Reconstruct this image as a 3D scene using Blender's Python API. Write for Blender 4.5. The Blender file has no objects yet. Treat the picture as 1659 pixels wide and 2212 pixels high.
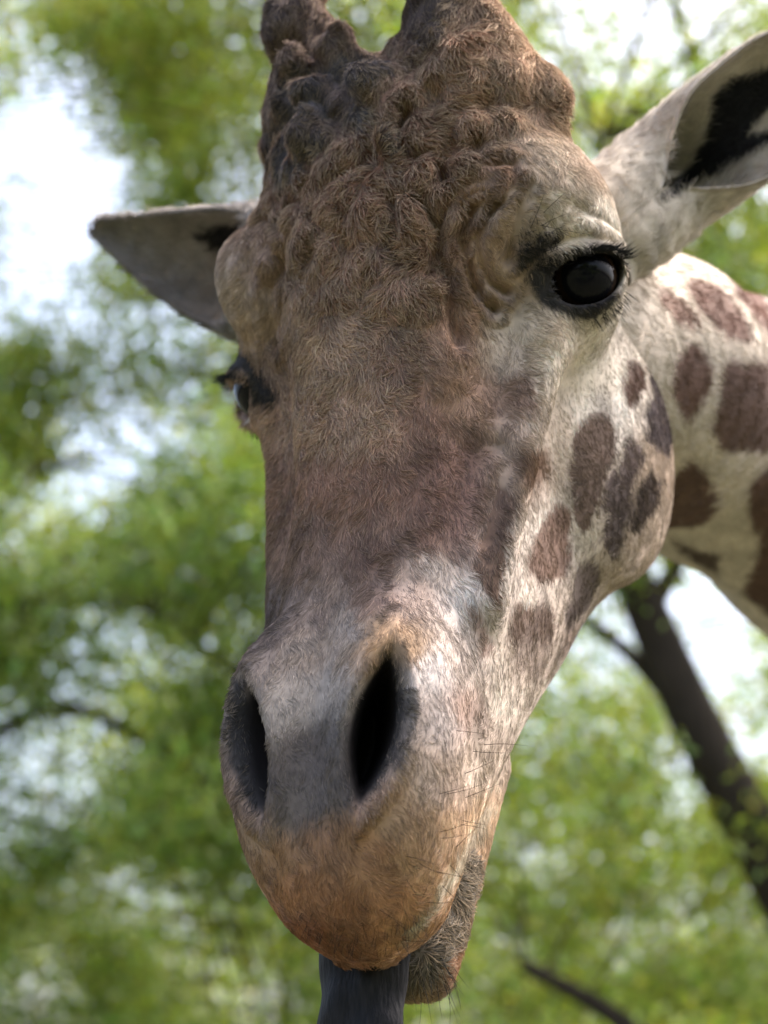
import bpy, math, time
import numpy as np
from math import radians, sin, cos
from mathutils import Matrix, Vector
T0 = time.time()
rng = np.random.default_rng(7)
CLAY = False

# ------------------------------------------------------------------ camera, sky, sun, exposure
scene = bpy.context.scene
COL = scene.collection
CAM_H, CAM_PITCH = 4.9, radians(21)
FPX, PCX, PCY = 3780.0, 829.5, 1106.0           # focal length and centre in picture units (1659 x 2212)
cam_d = bpy.data.cameras.new('camera'); cam = bpy.data.objects.new('camera', cam_d); COL.objects.link(cam)
cam.location = (0, 0, CAM_H); cam.rotation_euler = (radians(90) + CAM_PITCH, 0, 0)
cam_d.sensor_fit = 'VERTICAL'; cam_d.sensor_height = 36.0; cam_d.lens = 36.0 * FPX / 2212
cam_d.clip_start = .05; cam_d.clip_end = 2000
cam_d.dof.use_dof = True; cam_d.dof.focus_distance = 1.27
APERTURE_MM = 13.5
cam_d.dof.aperture_fstop = cam_d.lens / APERTURE_MM
scene.camera = cam
if CLAY: cam_d.dof.use_dof = False

SUN_EL, SUN_AZ = radians(62), radians(72)       # azimuth clockwise from the viewing direction
world = bpy.data.worlds.new('World'); scene.world = world; world.use_nodes = True
nt = world.node_tree; bg = nt.nodes['Background']
sky = nt.nodes.new('ShaderNodeTexSky'); sky.sky_type = 'NISHITA'; sky.sun_disc = False
sky.sun_elevation = SUN_EL; sky.sun_rotation = SUN_AZ; sky.air_density = 1.0; sky.dust_density = 9.0; sky.ozone_density = 1.0
nt.links.new(sky.outputs[0], bg.inputs[0]); bg.inputs[1].default_value = .15
sun_d = bpy.data.lights.new('sun', 'SUN'); sun = bpy.data.objects.new('sun', sun_d); COL.objects.link(sun)
sun_d.energy = 1.25; sun_d.angle = radians(24); sun_d.color = (1, .97, .93)
sdir = Vector((sin(SUN_AZ) * cos(SUN_EL), cos(SUN_AZ) * cos(SUN_EL), sin(SUN_EL)))
sun.rotation_euler = sdir.to_track_quat('Z', 'Y').to_euler()
vs = scene.view_settings; vs.view_transform = 'Standard'; vs.look = 'None'; vs.exposure = 2.15; vs.gamma = 1.0
scene.render.engine = 'CYCLES'
cy = scene.cycles; cy.use_denoising = True; cy.denoising_prefilter = 'ACCURATE'; cy.max_bounces = 6; cy.diffuse_bounces = 3; cy.glossy_bounces = 3
cy.transmission_bounces = 4; cy.transparent_max_bounces = 8; cy.caustics_reflective = False; cy.caustics_refractive = False

# camera frame: x right, y into the picture, z up  ->  world
CM = np.array(Matrix.Rotation(CAM_PITCH, 3, 'X')); CT = np.array([0, 0, CAM_H])
def c2w(p): return np.asarray(p) @ CM.T + CT
def ray(px, py, d): return np.array([(px - PCX) * d / FPX, d, (PCY - py) * d / FPX])      # camera frame
def toPix(pw):
    c = (np.asarray(pw) - CT) @ CM
    return PCX + FPX * c[..., 0] / c[..., 1], PCY - FPX * c[..., 2] / c[..., 1], c[..., 1]

# head frame: u to the animal's left, v out of the face, w up towards the poll
def head_pose(psi, p, r):
    psi, p, r = map(radians, (psi, p, r))
    M = np.stack([[cos(psi), -sin(psi), 0], [-sin(psi), -cos(psi), 0], [0, 0, 1.]], 1)
    Rx = np.array([[1, 0, 0], [0, cos(p), sin(p)], [0, -sin(p), cos(p)]])
    Ry = np.array([[cos(r), 0, sin(r)], [0, 1, 0], [-sin(r), 0, cos(r)]])
    return Ry @ Rx @ M
HR = head_pose(31.4, 21.2, .75); HO = np.array([-.0246, 1.3774, .1783])
def h2w(q): return c2w(np.asarray(q) @ HR.T + HO)
def w2h(p): return (((np.asarray(p) - CT) @ CM) - HO) @ HR
def c2h(c): return (np.asarray(c) - HO) @ HR
CAMH = c2h(np.zeros(3))
def hpix(q): return toPix(h2w(q))

# ------------------------------------------------------------------ signed distance toolkit (numpy)
def unit(a): return a / (np.linalg.norm(a, axis=-1, keepdims=True) + 1e-9)
def smin(a, b, k):
    h = np.maximum(k - np.abs(a - b), 0) / k
    return np.minimum(a, b) - h * h * k * .25
def smax(a, b, k): return -smin(-a, -b, k)
def ell(p, c, r, R=None):
    q = p - np.asarray(c, np.float32)
    if R is not None: q = q @ np.asarray(R, np.float32)
    r = np.asarray(r, np.float32)
    k0 = np.sqrt(((q / r) ** 2).sum(-1)); k1 = np.sqrt(((q / (r * r)) ** 2).sum(-1)) + 1e-9
    return k0 * (k0 - 1) / k1
def cap(p, a, b, ra, rb):
    a = np.asarray(a, np.float32); b = np.asarray(b, np.float32)
    ab = b - a; t = np.clip(((p - a) @ ab) / (ab @ ab), 0, 1)
    return np.sqrt(((p - a - t[..., None] * ab) ** 2).sum(-1)) - (ra + (rb - ra) * t)
def frame(d, up=(0, 0, 1)):
    d = np.asarray(d, float); d = d / np.linalg.norm(d); s = np.cross(up, d); s /= np.linalg.norm(s)
    return np.stack([s, np.cross(d, s), d], 1)
def cubic(x, xs, ys):
    xs = np.asarray(xs, float); ys = np.asarray(ys, float); m = np.gradient(ys, xs)
    i = np.clip(np.searchsorted(xs, x) - 1, 0, len(xs) - 2); h = xs[i + 1] - xs[i]; t = np.clip((x - xs[i]) / h, 0, 1)
    return (((2*t**3-3*t*t+1)*ys[i] + (t**3-2*t*t+t)*h*m[i] + (-2*t**3+3*t*t)*ys[i+1] + (t**3-t*t)*h*m[i+1])).astype(np.float32)
def sstep(a, b, x):
    t = np.clip((x - a) / (b - a), 0, 1); return t * t * (3 - 2 * t)

#           w     vf     vb     af    ab
SECT = np.array([
    [-.515,-.026, -.052, .020, .018],
    [-.495,-.004, -.080, .046, .038],
    [-.46,  .018, -.102, .064, .052],
    [-.42,  .030, -.122, .074, .060],
    [-.37,  .034, -.160, .080, .066],
    [-.31,  .022, -.215, .092, .070],
    [-.24,  .006, -.285, .098, .078],
    [-.16, -.002, -.340, .098, .088],
    [-.08, -.002, -.365, .104, .096],
    [ .00,  .006, -.365, .114, .100],
    [ .08,  .016, -.330, .106, .098],
    [ .15,  .016, -.270, .088, .088],
    [ .20,  .000, -.220, .074, .074],
    [ .25, -.050, -.160, .060, .060]])
def loft(p):
    w = p[:, 2]; W = SECT[:, 0]
    vf, vb, af, ab = [cubic(w, W, SECT[:, i]) for i in range(1, 5)]
    vc = (vf + vb) / 2; hb = (vf - vb) / 2; s = (p[:, 1] - vc) / hb
    a = ab + (af - ab) * sstep(-1.0, .7, s); n = 2.7
    k = ((np.abs(p[:, 0]) / a) ** n + np.abs(s) ** n) ** (1 / n)
    d = (k - 1) * np.minimum(a, hb) * .9
    e = np.maximum(w - .25, -.515 - w)
    return np.where(e > 0, np.sqrt(np.maximum(d, 0) ** 2 + e * e), d)

def mirror(v): return np.asarray(v) * [-1, 1, 1]
EYE = c2h(ray(1252, 602, 1.405)); EYE_R = .0310
_cd = CAMH - EYE; _cd /= np.linalg.norm(_cd)
EYE_DIR = _cd * .86 + np.array([.55, -.05, -.02]) * .5; EYE_DIR /= np.linalg.norm(EYE_DIR)
def lowerlip(q): return cap(q, (.012, -.168, -.35), (.005, -.106, -.508), .031, .026)
EAR0 = c2h(ray(1385, 455, 1.52)); EAR1 = c2h(ray(1850, 130, 1.57))
EYE2 = mirror(c2h(ray(584, 836, 1.53)))
def eye_c(p): return np.where(p[:, :1] < 0, EYE2, EYE).astype(np.float32)
def head_core(p):
    d = loft(p)
    q = p.copy(); q[:, 0] = np.abs(q[:, 0])
    # brow dome, orbit, cheek bone, jaw muscle
    d = smin(d, ell(q, (.116, -.095, .070), (.062, .075, .066)), .05)
    d = smin(d, ell(q - eye_c(p), (-.026, -.012, .002), (.054, .058, .056)), .03)
    d = smin(d, ell(q, (.092, -.272, -.045), (.042, .112, .125)), .05)
    d = smin(d, cap(q, (.120, -.09, -.05), (.092, -.05, -.26), .018, .004), .04)
    # ossicones
    rs = 1 - .28 * sstep(.0, -.05, p[:, 0])
    d = smin(d, cap(q, (.070, -.075, .13), (.078, -.050, .20), .062 * rs, .046 * rs), .05)
    d = smin(d, cap(q, (.078, -.050, .19), (.073, -.018, .28), .045 * rs, .029 * rs), .03)
    d = smin(d, cap(q, (.073, -.018, .28), (.073, -.016, .40), .028 * rs, .036 * rs), .03)
    # muzzle: nostril wings, upper lip pad
    d = smin(d, ell(q, (.048, .004, -.365), (.039, .040, .085)), .03)
    d = smin(d, ell(q, (.000, -.022, -.432), (.070, .052, .070)), .03)
    # lower lip and chin
    d = smin(d, lowerlip(q), .006)
    # root of the ear
    d = smin(d, cap(q, EAR0 - (EAR1 - EAR0) * .45, EAR0 - (EAR1 - EAR0) * .30, .056, .040), .03)
    return d
def hit(px, py, f=head_core):
    """where the picture ray through (px, py) meets the head (head frame)"""
    px, py = np.atleast_1d(px).astype(float), np.atleast_1d(py).astype(float)
    dr = np.stack([(px - PCX) / FPX, np.ones_like(px), (PCY - py) / FPX], 1); dr /= np.linalg.norm(dr, axis=1, keepdims=True)
    dr = dr @ HR; t = np.full(len(px), .95)
    for _ in range(90):
        t += np.clip(f((CAMH + t[:, None] * dr).astype(np.float32)), -.02, .03) * .7
    return CAMH + t[:, None] * dr
def hitn(px, py, f=head_core):
    p = hit(px, py, f); g = np.stack([f((p + e).astype(np.float32)) - f((p - e).astype(np.float32)) for e in np.eye(3) * .004], 1)
    return p, g / np.linalg.norm(g, axis=1, keepdims=True)

# nostril: a pointed slit, its frame taken from the picture
_n = hit([834, 812, 772], [1418, 1565, 1722]); NOS = _n[1]
_a = _n[0] - _n[2]; NOS_L = np.linalg.norm(_a) / 2; _a /= np.linalg.norm(_a)
_c = np.array([-.55, -.80, .12]); _c -= _a * (_c @ _a); _c /= np.linalg.norm(_c)      # inwards
NOS_F = np.stack([_a, np.cross(_c, _a), _c], 1)
# eyelid frame: slit direction, up, out
_s = c2h(ray(1340, 572, 1.4)) - c2h(ray(1185, 622, 1.4)); _s -= EYE_DIR * (_s @ EYE_DIR); _s /= np.linalg.norm(_s)
EYE_F = np.stack([_s, -np.cross(EYE_DIR, _s), EYE_DIR], 1)
# knobs of bone and folds of skin, placed where the picture shows them: (x, y, half width, half height, rise mm)
def nostril(q):
    l = (q - NOS) @ NOS_F; W = .0140; Rr = (NOS_L ** 2 + W * W) / (2 * W); of = Rr - W
    return l, np.maximum(np.hypot(l[:, 0], l[:, 1] - of), np.hypot(l[:, 0], l[:, 1] + of)) - Rr
LUMPS = [(644,161,40,40,20),(748,148,58,50,26),(800,195,46,50,18),(682,214,40,34,17),(622,232,34,36,15),(769,253,30,28,9),(837,305,36,34,11),
    (675,300,46,36,14),(607,338,34,42,10),(920,266,54,40,10),(1003,268,38,38,8),(1085,262,44,40,10),(1003,358,58,30,8),(1071,398,34,32,7),
    (800,474,44,42,10),(884,482,32,62,10),(1087,170,50,60,12),(965,110,40,75,8),(1165,215,66,95,16),(706,552,40,46,6),(805,570,46,40,6),
    (720,430,36,46,5),(640,520,40,60,5),(960,450,34,44,6),(930,380,36,34,6),(890,390,30,36,5),(900,640,40,50,5),
    (980,800,44,70,6),(1020,900,40,60,5),(1010,180,36,50,6),(1150,110,36,50,6),
    (595,60,30,50,4),(650,40,26,40,4),(498,620,50,95,8),(745,330,40,34,5),(770,400,40,36,5),(850,640,44,40,5),(740,620,40,40,5)]
_lp = np.array(LUMPS, float); _c, _nn = hitn(_lp[:, 0], _lp[:, 1])
LUMP = []
for i in range(len(_lp)):
    k = (toPix(h2w(_c[i]))[2]) / FPX
    R = frame(_nn[i]); rx, ry, rz = _lp[i, 2] * k, _lp[i, 3] * k, _lp[i, 4] * (.0014 if _lp[i, 4] > 12 else .00062)
    LUMP.append((_c[i] - _nn[i] * max(rx, ry) * .45, np.array([rx, ry, max(rx, ry) * .45 + rz]) * 1.02, R, max(rx, ry)))
CREASES = [([(1016,443),(994,504),(999,548),(1016,605),(1038,640),(1069,666)],5,4),([(1078,434),(1029,504),(1038,565),(1056,609),(1095,631)],4.5,3.5),
    ([(965,430),(957,504),(959,565),(964,622),(977,684),(990,740)],5,5),([(1108,347),(1104,404),(1060,450)],4,4),([(1139,390),(1120,450),(1108,510),(1100,560)],4,4),([(1040,430),(1010,480),(1012,560),(1030,620)],4,4),
    ([(1150,400),(1135,470),(1130,520)],2,3.5),([(1195,528),(1230,514),(1274,507),(1335,520)],3.5,4),([(900,420),(930,470),(940,540),(930,590)],5,5),
    ([(1078,960),(1102,990),(1074,1050),(1062,1100),(1046,1160)],2,7),([(845,420),(850,500),(865,560)],4,5),([(1030,300),(1040,340),(1080,350)],4,5),
    ([(880,330),(930,330),(960,380)],4,5),([(570,470),(590,560),(580,650),(600,740)],4,6),([(600,430),(612,560),(604,700)],3,7),([(870,230),(860,300),(885,350)],5,6),
    ([(1150,430),(1200,500)],1.5,3),([(1230,440),(1300,470),(1340,500)],1.5,4),([(1085,1060),(1075,1120),(1050,1200)],1,7)]
def wavenoise(seed, n, lo, hi):
    r = np.random.default_rng(seed); k = r.normal(size=(n, 3)); k /= np.linalg.norm(k, axis=1, keepdims=True)
    k = (k * (2 * math.pi / r.uniform(lo, hi, (n, 1)))).astype(np.float32); ph = r.uniform(0, 6.28, n).astype(np.float32)
    return lambda p: np.sin(np.asarray(p, np.float32) @ k.T + ph).sum(-1) / math.sqrt(n / 2)
N_a = wavenoise(11, 16, .010, .04); N_b = wavenoise(12, 16, .010, .04); N_c = wavenoise(13, 16, .02, .07); N_d = wavenoise(14, 16, .004, .012)
N_knob = wavenoise(3, 14, .022, .05); N_fine = wavenoise(4, 14, .006, .014)
def head_lumps(p):
    d = head_core(p)
    for c, r, R, rad in LUMP:
        m = ((np.abs(p - c) < rad * 2.2).all(1)) & (np.abs(d) < .08)
        if m.any(): d[m] = smin(d[m], ell(p[m], c, r, R), rad * .65)
    kn = sstep(-.03, .08, p[:, 2]) * sstep(.15, .09, np.abs(p[:, 0])) * sstep(-.09, -.02, p[:, 1])
    m = (kn > 0) & (np.abs(d) < .02)
    if m.any(): d[m] -= .0010 * kn[m] * (.5 * N_knob(p[m]) + 1.9 * N_c(p[m]))
    return d
CREASE = []
for pts, dep, wid in CREASES:
    x = np.interp(np.linspace(0, 1, 14), np.linspace(0, 1, len(pts)), [a[0] for a in pts]); y = np.interp(np.linspace(0, 1, 14), np.linspace(0, 1, len(pts)), [a[1] for a in pts])
    _h, _g = hitn(x, y, head_lumps); _g = unit(_g.mean(0)); CREASE.append((_h, dep * .0011, wid * .001, np.eye(3) - np.outer(_g, _g)))
def head_sdf(p):
    d = head_lumps(p)
    q = p.copy(); q[:, 0] = np.abs(q[:, 0])
    # nostrils
    m = np.linalg.norm(q - NOS, axis=1) < .12
    if m.any():
        l, lens = nostril(q[m])
        dm = d[m] - .0055 * np.exp(-((lens - .010) / .008) ** 2) * sstep(.03, .0, np.abs(d[m]))
        hole = np.maximum(lens + np.maximum(l[:, 2], -.02) * .10, l[:, 2] - .11)
        d[m] = smax(dm, -hole, .016)
    # eyes: lids round the ball, an almond opening
    ec = eye_c(p); m = np.linalg.norm(q - ec, axis=1) < .09
    if m.any():
        l = (q[m] - ec[m]) @ EYE_F; s = l[:, 0]; t = l[:, 1]; r = np.linalg.norm(l, axis=1)
        up = .0190 * np.sqrt(np.clip(1 - (s / .033) ** 2, 0, 1)) - .002 * s / .03
        lo = -.0225 * np.sqrt(np.clip(1 - (s / .033) ** 2, 0, 1)) + .0015
        dm = d[m]
        lid = r - .0345
        dm = smin(dm, np.where(l[:, 2] > -.01, lid, 1), .012)
        dm = np.minimum(dm, 9)
        for sg, cur, rad in ((1, up, .0052), (-1, lo, .0036)):
            edge = np.hypot(t - cur - sg * .004, r - .0345) - rad
            dm = smin(dm, np.where((np.abs(s) < .034) & (l[:, 2] > 0), edge, 1), .006)
        opening = np.maximum(np.maximum(t - up, lo - t), -(l[:, 2] - .002))
        opening = np.maximum(opening, np.abs(s) - .033)
        dm = smax(dm, -opening, .003)
        d[m] = np.maximum(dm, -(r - EYE_R - .0004))
    for pts, dep, wid, flat in CREASE:
        lo = pts.min(0) - .03; hi = pts.max(0) + .03
        m = ((p > lo) & (p < hi)).all(1) & (np.abs(d) < .02)
        if not m.any(): continue
        pm = p[m] @ flat.astype(np.float32); best = np.full(len(pm), 9., np.float32); pf = pts @ flat
        for a, b in zip(pf, pf[1:]): best = np.minimum(best, cap(pm, a, b, 0, 0))
        d[m] += dep * np.exp(-(best / wid) ** 2) - dep * .25 * np.exp(-((best - wid * 2.2) / (wid * 1.2)) ** 2)
    return d

# ------------------------------------------------------------------ surface nets
def mesh_sdf(f, lo, hi, h, slack=3.0):
    lo = np.asarray(lo, float); n = np.ceil((np.asarray(hi) - lo) / h / 4).astype(int) * 4 + 1
    V = np.empty(n, np.float32)
    g = [lo[i] + np.arange(0, n[i], 4) * h for i in range(3)]
    cp = np.stack(np.meshgrid(*g, indexing='ij'), -1).reshape(-1, 3).astype(np.float32)
    cd = np.concatenate([f(c) for c in np.array_split(cp, max(1, len(cp) // 400000))]).reshape([len(x) for x in g])
    V[:] = np.repeat(np.repeat(np.repeat(cd, 4, 0), 4, 1), 4, 2)[:n[0], :n[1], :n[2]]
    act = np.abs(cd) < 4 * h * slack
    a = np.repeat(np.repeat(np.repeat(act, 4, 0), 4, 1), 4, 2)[:n[0], :n[1], :n[2]]
    idx = np.argwhere(a)
    for c in np.array_split(idx, max(1, len(idx) // 400000)):
        V[c[:, 0], c[:, 1], c[:, 2]] = f((lo + c * h).astype(np.float32))
    S = V < 0
    s8 = [S[i:n[0]-1+i, j:n[1]-1+j, k:n[2]-1+k] for i in (0, 1) for j in (0, 1) for k in (0, 1)]
    cnt = np.zeros(n - 1, np.uint8)
    for s in s8: cnt += s
    cells = np.argwhere((cnt > 0) & (cnt < 8))
    vid = np.full(n - 1, -1, np.int32); vid[cells[:, 0], cells[:, 1], cells[:, 2]] = np.arange(len(cells))
    acc = np.zeros((len(cells), 3)); m = np.zeros(len(cells))
    cor = [(i, j, k) for i in (0, 1) for j in (0, 1) for k in (0, 1)]
    for A in cor:
        for ax in range(3):
            if A[ax]: continue
            B = list(A); B[ax] = 1
            va = V[cells[:, 0]+A[0], cells[:, 1]+A[1], cells[:, 2]+A[2]]; vb = V[cells[:, 0]+B[0], cells[:, 1]+B[1], cells[:, 2]+B[2]]
            ok = (va < 0) != (vb < 0); t = np.where(ok, va / np.where(ok, va - vb, 1), 0)
            pt = np.tile(np.array(A, float), (len(cells), 1)); pt[:, ax] = t
            acc[ok] += pt[ok]; m[ok] += 1
    verts = lo + (cells + acc / m[:, None]) * h
    quads = []
    for ax in range(3):
        b, c = (ax + 1) % 3, (ax + 2) % 3
        sl0 = [slice(1, -1)] * 3; sl1 = [slice(1, -1)] * 3
        sl0[ax] = slice(0, -1); sl1[ax] = slice(1, None)
        x0 = S[tuple(sl0)]; x1 = S[tuple(sl1)]
        e = np.argwhere(x0 != x1); fl = x0[e[:, 0], e[:, 1], e[:, 2]]
        off = np.ones(3, int); off[ax] = 0; e = e + off
        def vv(db, dc):
            k = e.copy(); k[:, b] += db; k[:, c] += dc
            return vid[k[:, 0], k[:, 1], k[:, 2]]
        q = np.stack([vv(-1, -1), vv(0, -1), vv(0, 0), vv(-1, 0)], 1)
        q[~fl] = q[~fl][:, ::-1]; quads.append(q)
    quads = np.concatenate(quads); quads = quads[(quads >= 0).all(1)]
    return verts, quads
def sdf_grad(f, p, e=.0015):
    p = p.astype(np.float32)
    g = np.stack([f(p + np.eye(3, dtype=np.float32)[i] * e) - f(p - np.eye(3, dtype=np.float32)[i] * e) for i in range(3)], 1)
    return g / (np.linalg.norm(g, axis=1, keepdims=True) + 1e-9)

def mesh_obj(name, v, f, mat, parent=None, smooth=True):
    me = bpy.data.meshes.new(name)
    f = np.asarray(f); me.vertices.add(len(v)); me.vertices.foreach_set('co', np.asarray(v, np.float32).ravel())
    k = f.shape[1]; me.loops.add(f.size); me.loops.foreach_set('vertex_index', f.ravel().astype(np.int32))
    me.polygons.add(len(f)); me.polygons.foreach_set('loop_start', np.arange(0, f.size, k, dtype=np.int32))
    me.polygons.foreach_set('use_smooth', np.full(len(f), smooth))
    me.update(calc_edges=True); me.validate()
    o = bpy.data.objects.new(name, me); COL.objects.link(o); o.parent = parent
    if mat: me.materials.append(mat)
    return o

def simple_mat(name, col, rough=.6, spec=.3):
    m = bpy.data.materials.new(name); m.use_nodes = True; b = m.node_tree.nodes['Principled BSDF']
    b.inputs['Base Color'].default_value = (*col, 1); b.inputs['Roughness'].default_value = rough
    b.inputs['Specular IOR Level'].default_value = spec; return m


# ------------------------------------------------------------------ coat: colour, length of the hair, read per place
def lin(c):
    c = np.asarray(c, float) / 255; return np.where(c < .04045, c / 12.92, ((c + .055) / 1.055) ** 2.4)
#  x, y, sRGB, hair length mm
CTRL = [(490,600,160,148,134,5),(482,660,160,148,134,5),(535,660,152,138,124,5),(515,545,150,134,118,6),(560,590,136,118,104,7),(610,430,110,84,68,15),(700,400,112,82,64,17),(800,380,112,82,64,17),(900,400,112,86,68,15),(760,520,130,100,82,17),(900,520,122,95,75,15),
 (700,620,116,88,70,15),(820,620,136,108,90,15),(930,620,114,89,72,12),(640,560,122,98,80,13),(540,500,130,110,93,9),(520,620,156,142,126,7),(560,700,146,130,114,6),
 (600,760,122,100,84,11),(720,760,166,138,114,15),(850,760,128,102,86,11),(960,700,152,122,98,9),(680,900,152,124,102,13),(800,900,154,126,104,13),(920,900,125,98,82,8),
 (1000,850,152,125,104,7),(950,1000,108,84,74,6),(930,1080,106,82,72,6),(700,1050,132,102,82,8),(820,1050,126,97,79,8),(620,1100,120,94,77,9),(650,1200,128,104,87,7),
 (800,1200,120,94,79,7),(920,1150,116,90,76,6),(990,1180,152,130,115,5),(950,1230,192,177,162,5),(1000,1300,198,187,175,5),(900,1270,162,141,124,5),(800,1280,132,108,93,6),
 (700,1300,140,120,104,6),(600,1300,115,98,86,5),(580,1350,102,89,81,5),(650,1400,150,134,117,5),(750,1350,160,145,129,5),(820,1385,170,136,96,4),(880,1400,152,125,94,4),
 (930,1450,192,183,174,4),(960,1550,172,159,149,4),(1000,1530,166,141,124,4),(1000,1420,192,176,161,5),(640,1530,160,149,135,4),(700,1500,167,156,142,4),(660,1620,112,101,92,4),
 (650,1720,86,76,72,4),(720,1700,98,88,84,4),(620,1760,104,90,80,4),(740,1600,110,103,98,4),(700,1800,166,124,88,5),(600,1830,166,128,94,5),(560,1800,162,135,110,5),
 (850,1760,182,148,116,5),(950,1680,182,160,140,5),(1030,1650,194,174,152,5),(800,1850,184,138,98,5),(900,1850,198,158,118,5),(980,1800,202,166,127,5),(650,1930,170,122,84,5),
 (760,1980,168,118,80,6),(850,1950,182,134,94,6),(740,2060,150,100,66,7),(660,2020,144,92,60,6),(900,2000,192,145,98,6),(960,1900,202,160,116,5),
 (1060,1780,202,167,126,6),(1040,1950,186,140,98,6),(1000,2090,178,130,90,6),(940,2150,150,120,88,12),
 (1100,1500,206,190,170,4),(1110,1400,200,184,164,4),(1150,1500,198,180,160,4),(1200,800,210,194,170,4),(1100,760,192,171,145,6),(1300,800,210,198,178,4),(1060,850,162,131,107,7),
 (1200,960,198,180,160,4),(1300,900,216,205,190,4),(1040,1000,152,126,104,6),(1100,1000,170,145,122,5),(1150,1260,202,186,168,4),(1200,1150,205,192,175,4),(1100,1250,198,184,168,4),
 (1100,600,156,132,106,4),(1050,550,152,126,100,4),(1200,440,204,187,160,5),(1300,480,212,200,178,6),(1120,430,178,154,125,5),(1180,340,194,173,145,7),(1090,380,142,113,88,8),(1140,720,200,180,150,5),
 (1440,1000,176,155,132,5),(1400,1150,184,164,142,5),(1300,1330,180,159,136,5),(1250,1300,196,178,158,4),(1350,650,205,192,170,4),
 (1000,60,128,97,75,17),(1100,100,152,119,91,20),(1200,220,142,108,80,20),(920,30,66,56,52,8),(620,60,104,90,84,10),(590,150,100,86,80,10),(680,60,100,86,80,10),(1050,230,140,108,82,18),
 (940,300,116,88,70,15),(860,330,108,82,66,14),(700,200,84,78,78,9),(620,320,80,74,74,9),(1290,340,180,158,134,6),(1400,450,196,182,160,3),(1400,330,180,165,145,3)]
CTRL = np.array(CTRL, float)
def z6(pts): return [(864.1 + .4792 * a, 777.7 + .4792 * b) for a, b in pts]
# markings: outline, sRGB, softness px
MARKS = [
 (z6([(590,70),(540,40),(480,90),(440,160),(500,190),(600,220)]),(150,120,98),16),
 (z6([(870,240),(930,230),(970,300),(970,400),(930,520),(890,620),(860,760),(820,780),(790,720),(780,560),(760,470),(780,360),(820,270)]),(120,99,86),6),
 (z6([(1040,320),(1090,420),(1080,480),(1040,580),(1030,700),(990,830),(960,890),(930,820),(910,660),(930,570),(980,480),(1010,400)]),(98,83,77),5),
 (z6([(1040,0),(1090,20),(1100,130),(1040,210),(1010,200),(1010,100)]),(98,74,62),5),
 (z6([(1120,-60),(1160,60),(1200,200),(1235,330),(1200,400),(1150,390),(1110,340),(1110,240),(1130,130)]),(82,71,70),5),
 (z6([(1130,470),(1180,520),(1160,640),(1080,760),(1030,760),(1050,620),(1080,560)]),(76,63,56),6),
 (z6([(700,650),(760,680),(770,880),(740,970),(620,990),(580,920),(600,830),(650,730)]),(130,103,86),6),
 (z6([(860,880),(905,940),(890,1020),(840,1110),(760,1200),(740,1180),(780,1040),(820,910)]),(102,87,78),6),
 (z6([(520,1100),(690,1100),(700,1200),(680,1290),(560,1300),(500,1260),(500,1160)]),(114,93,78),7),
 (z6([(500,1270),(690,1280),(690,1400),(600,1440),(500,1400)]),(168,148,130),24),
 (z6([(440,560),(520,610),(480,780),(460,900),(450,1060),(430,1140),(380,1000),(330,930),(360,800),(400,660)]),(122,96,78),7),
 (z6([(520,400),(660,400),(670,480),(620,560),(560,540),(500,470)]),(128,100,78),14),
 (z6([(310,1100),(340,1120),(420,1310),(380,1330),(330,1200)]),(168,142,125),8),
 (z6([(740,1210),(820,1180),(790,1290),(720,1330)]),(156,135,117),14),
 (z6([(300,300),(380,420),(350,700),(250,860),(150,760),(200,420)]),(126,98,86),34),
 ([(1072,1735),(1030,1815),(985,1900),(935,1975),(880,2030),(868,2018),(925,1958),(970,1888),(1015,1803),(1060,1730)],(212,194,162),7),
 ([(580,1650),(640,1610),(720,1600),(740,1640),(742,1720),(715,1765),(650,1785),(590,1775),(575,1720)],(112,102,96),44),
 # dark brow and rim of the eye
 ([(1115,575),(1130,530),(1165,505),(1215,490),(1210,510),(1180,535),(1150,575),(1128,590)],(66,60,54),9),
 ([(1146,600),(1165,565),(1215,540),(1280,528),(1335,538),(1348,556),(1340,610),(1322,655),(1285,684),(1240,682),(1195,664),(1160,648)],(60,57,57),9),
 ([(1170,580),(1215,548),(1280,532),(1345,534),(1360,548),(1335,560),(1280,556),(1225,570),(1190,600)],(30,28,28),6),
 ([(470,800),(498,745),(545,768),(596,830),(596,885),(545,865),(525,800)],(36,34,34),8),
 # dark inside of the nostrils
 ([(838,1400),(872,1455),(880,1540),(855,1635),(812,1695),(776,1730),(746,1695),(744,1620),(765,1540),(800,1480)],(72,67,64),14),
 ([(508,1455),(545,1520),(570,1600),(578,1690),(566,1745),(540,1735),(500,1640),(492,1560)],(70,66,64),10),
 # bare dark skin on the knobs
 ([(605,165),(640,128),(685,150),(690,190),(720,225),(690,250),(640,245),(610,260),(595,215)],(76,74,77),7),
 ([(700,150),(740,105),(800,120),(830,150),(800,175),(740,170),(720,185)],(76,74,77),8),
 ([(640,300),(680,280),(712,295),(700,325),(655,335),(625,375),(600,385),(585,340)],(76,74,77),8),
 ([(815,290),(845,280),(862,300),(850,335),(820,325)],(76,74,77),6),([(752,245),(775,235),(790,258),(770,272)],(76,74,77),6),
 # ear blaze, dark ear root of the far ear
 ([(1405,448),(1450,400),(1490,350),(1520,300),(1535,240),(1540,200),(1580,165),(1659,150),(1900,40),(1900,75),(1720,185),(1690,215),(1640,262),(1620,285),(1640,288),(1690,262),(1730,240),(1730,290),(1640,325),(1580,360),(1510,395),(1440,430)],(14,14,18),8),
 ([(425,525),(450,492),(530,485),(560,560),(500,556)],(8,8,11),9),
 ([(1000,0),(960,60),(900,95),(885,60),(880,-60),(1000,-60)],(78,68,64),14),
 ([(548,-60),(548,70),(590,110),(640,90),(690,60),(690,-60)],(84,74,74),14)]
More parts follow.
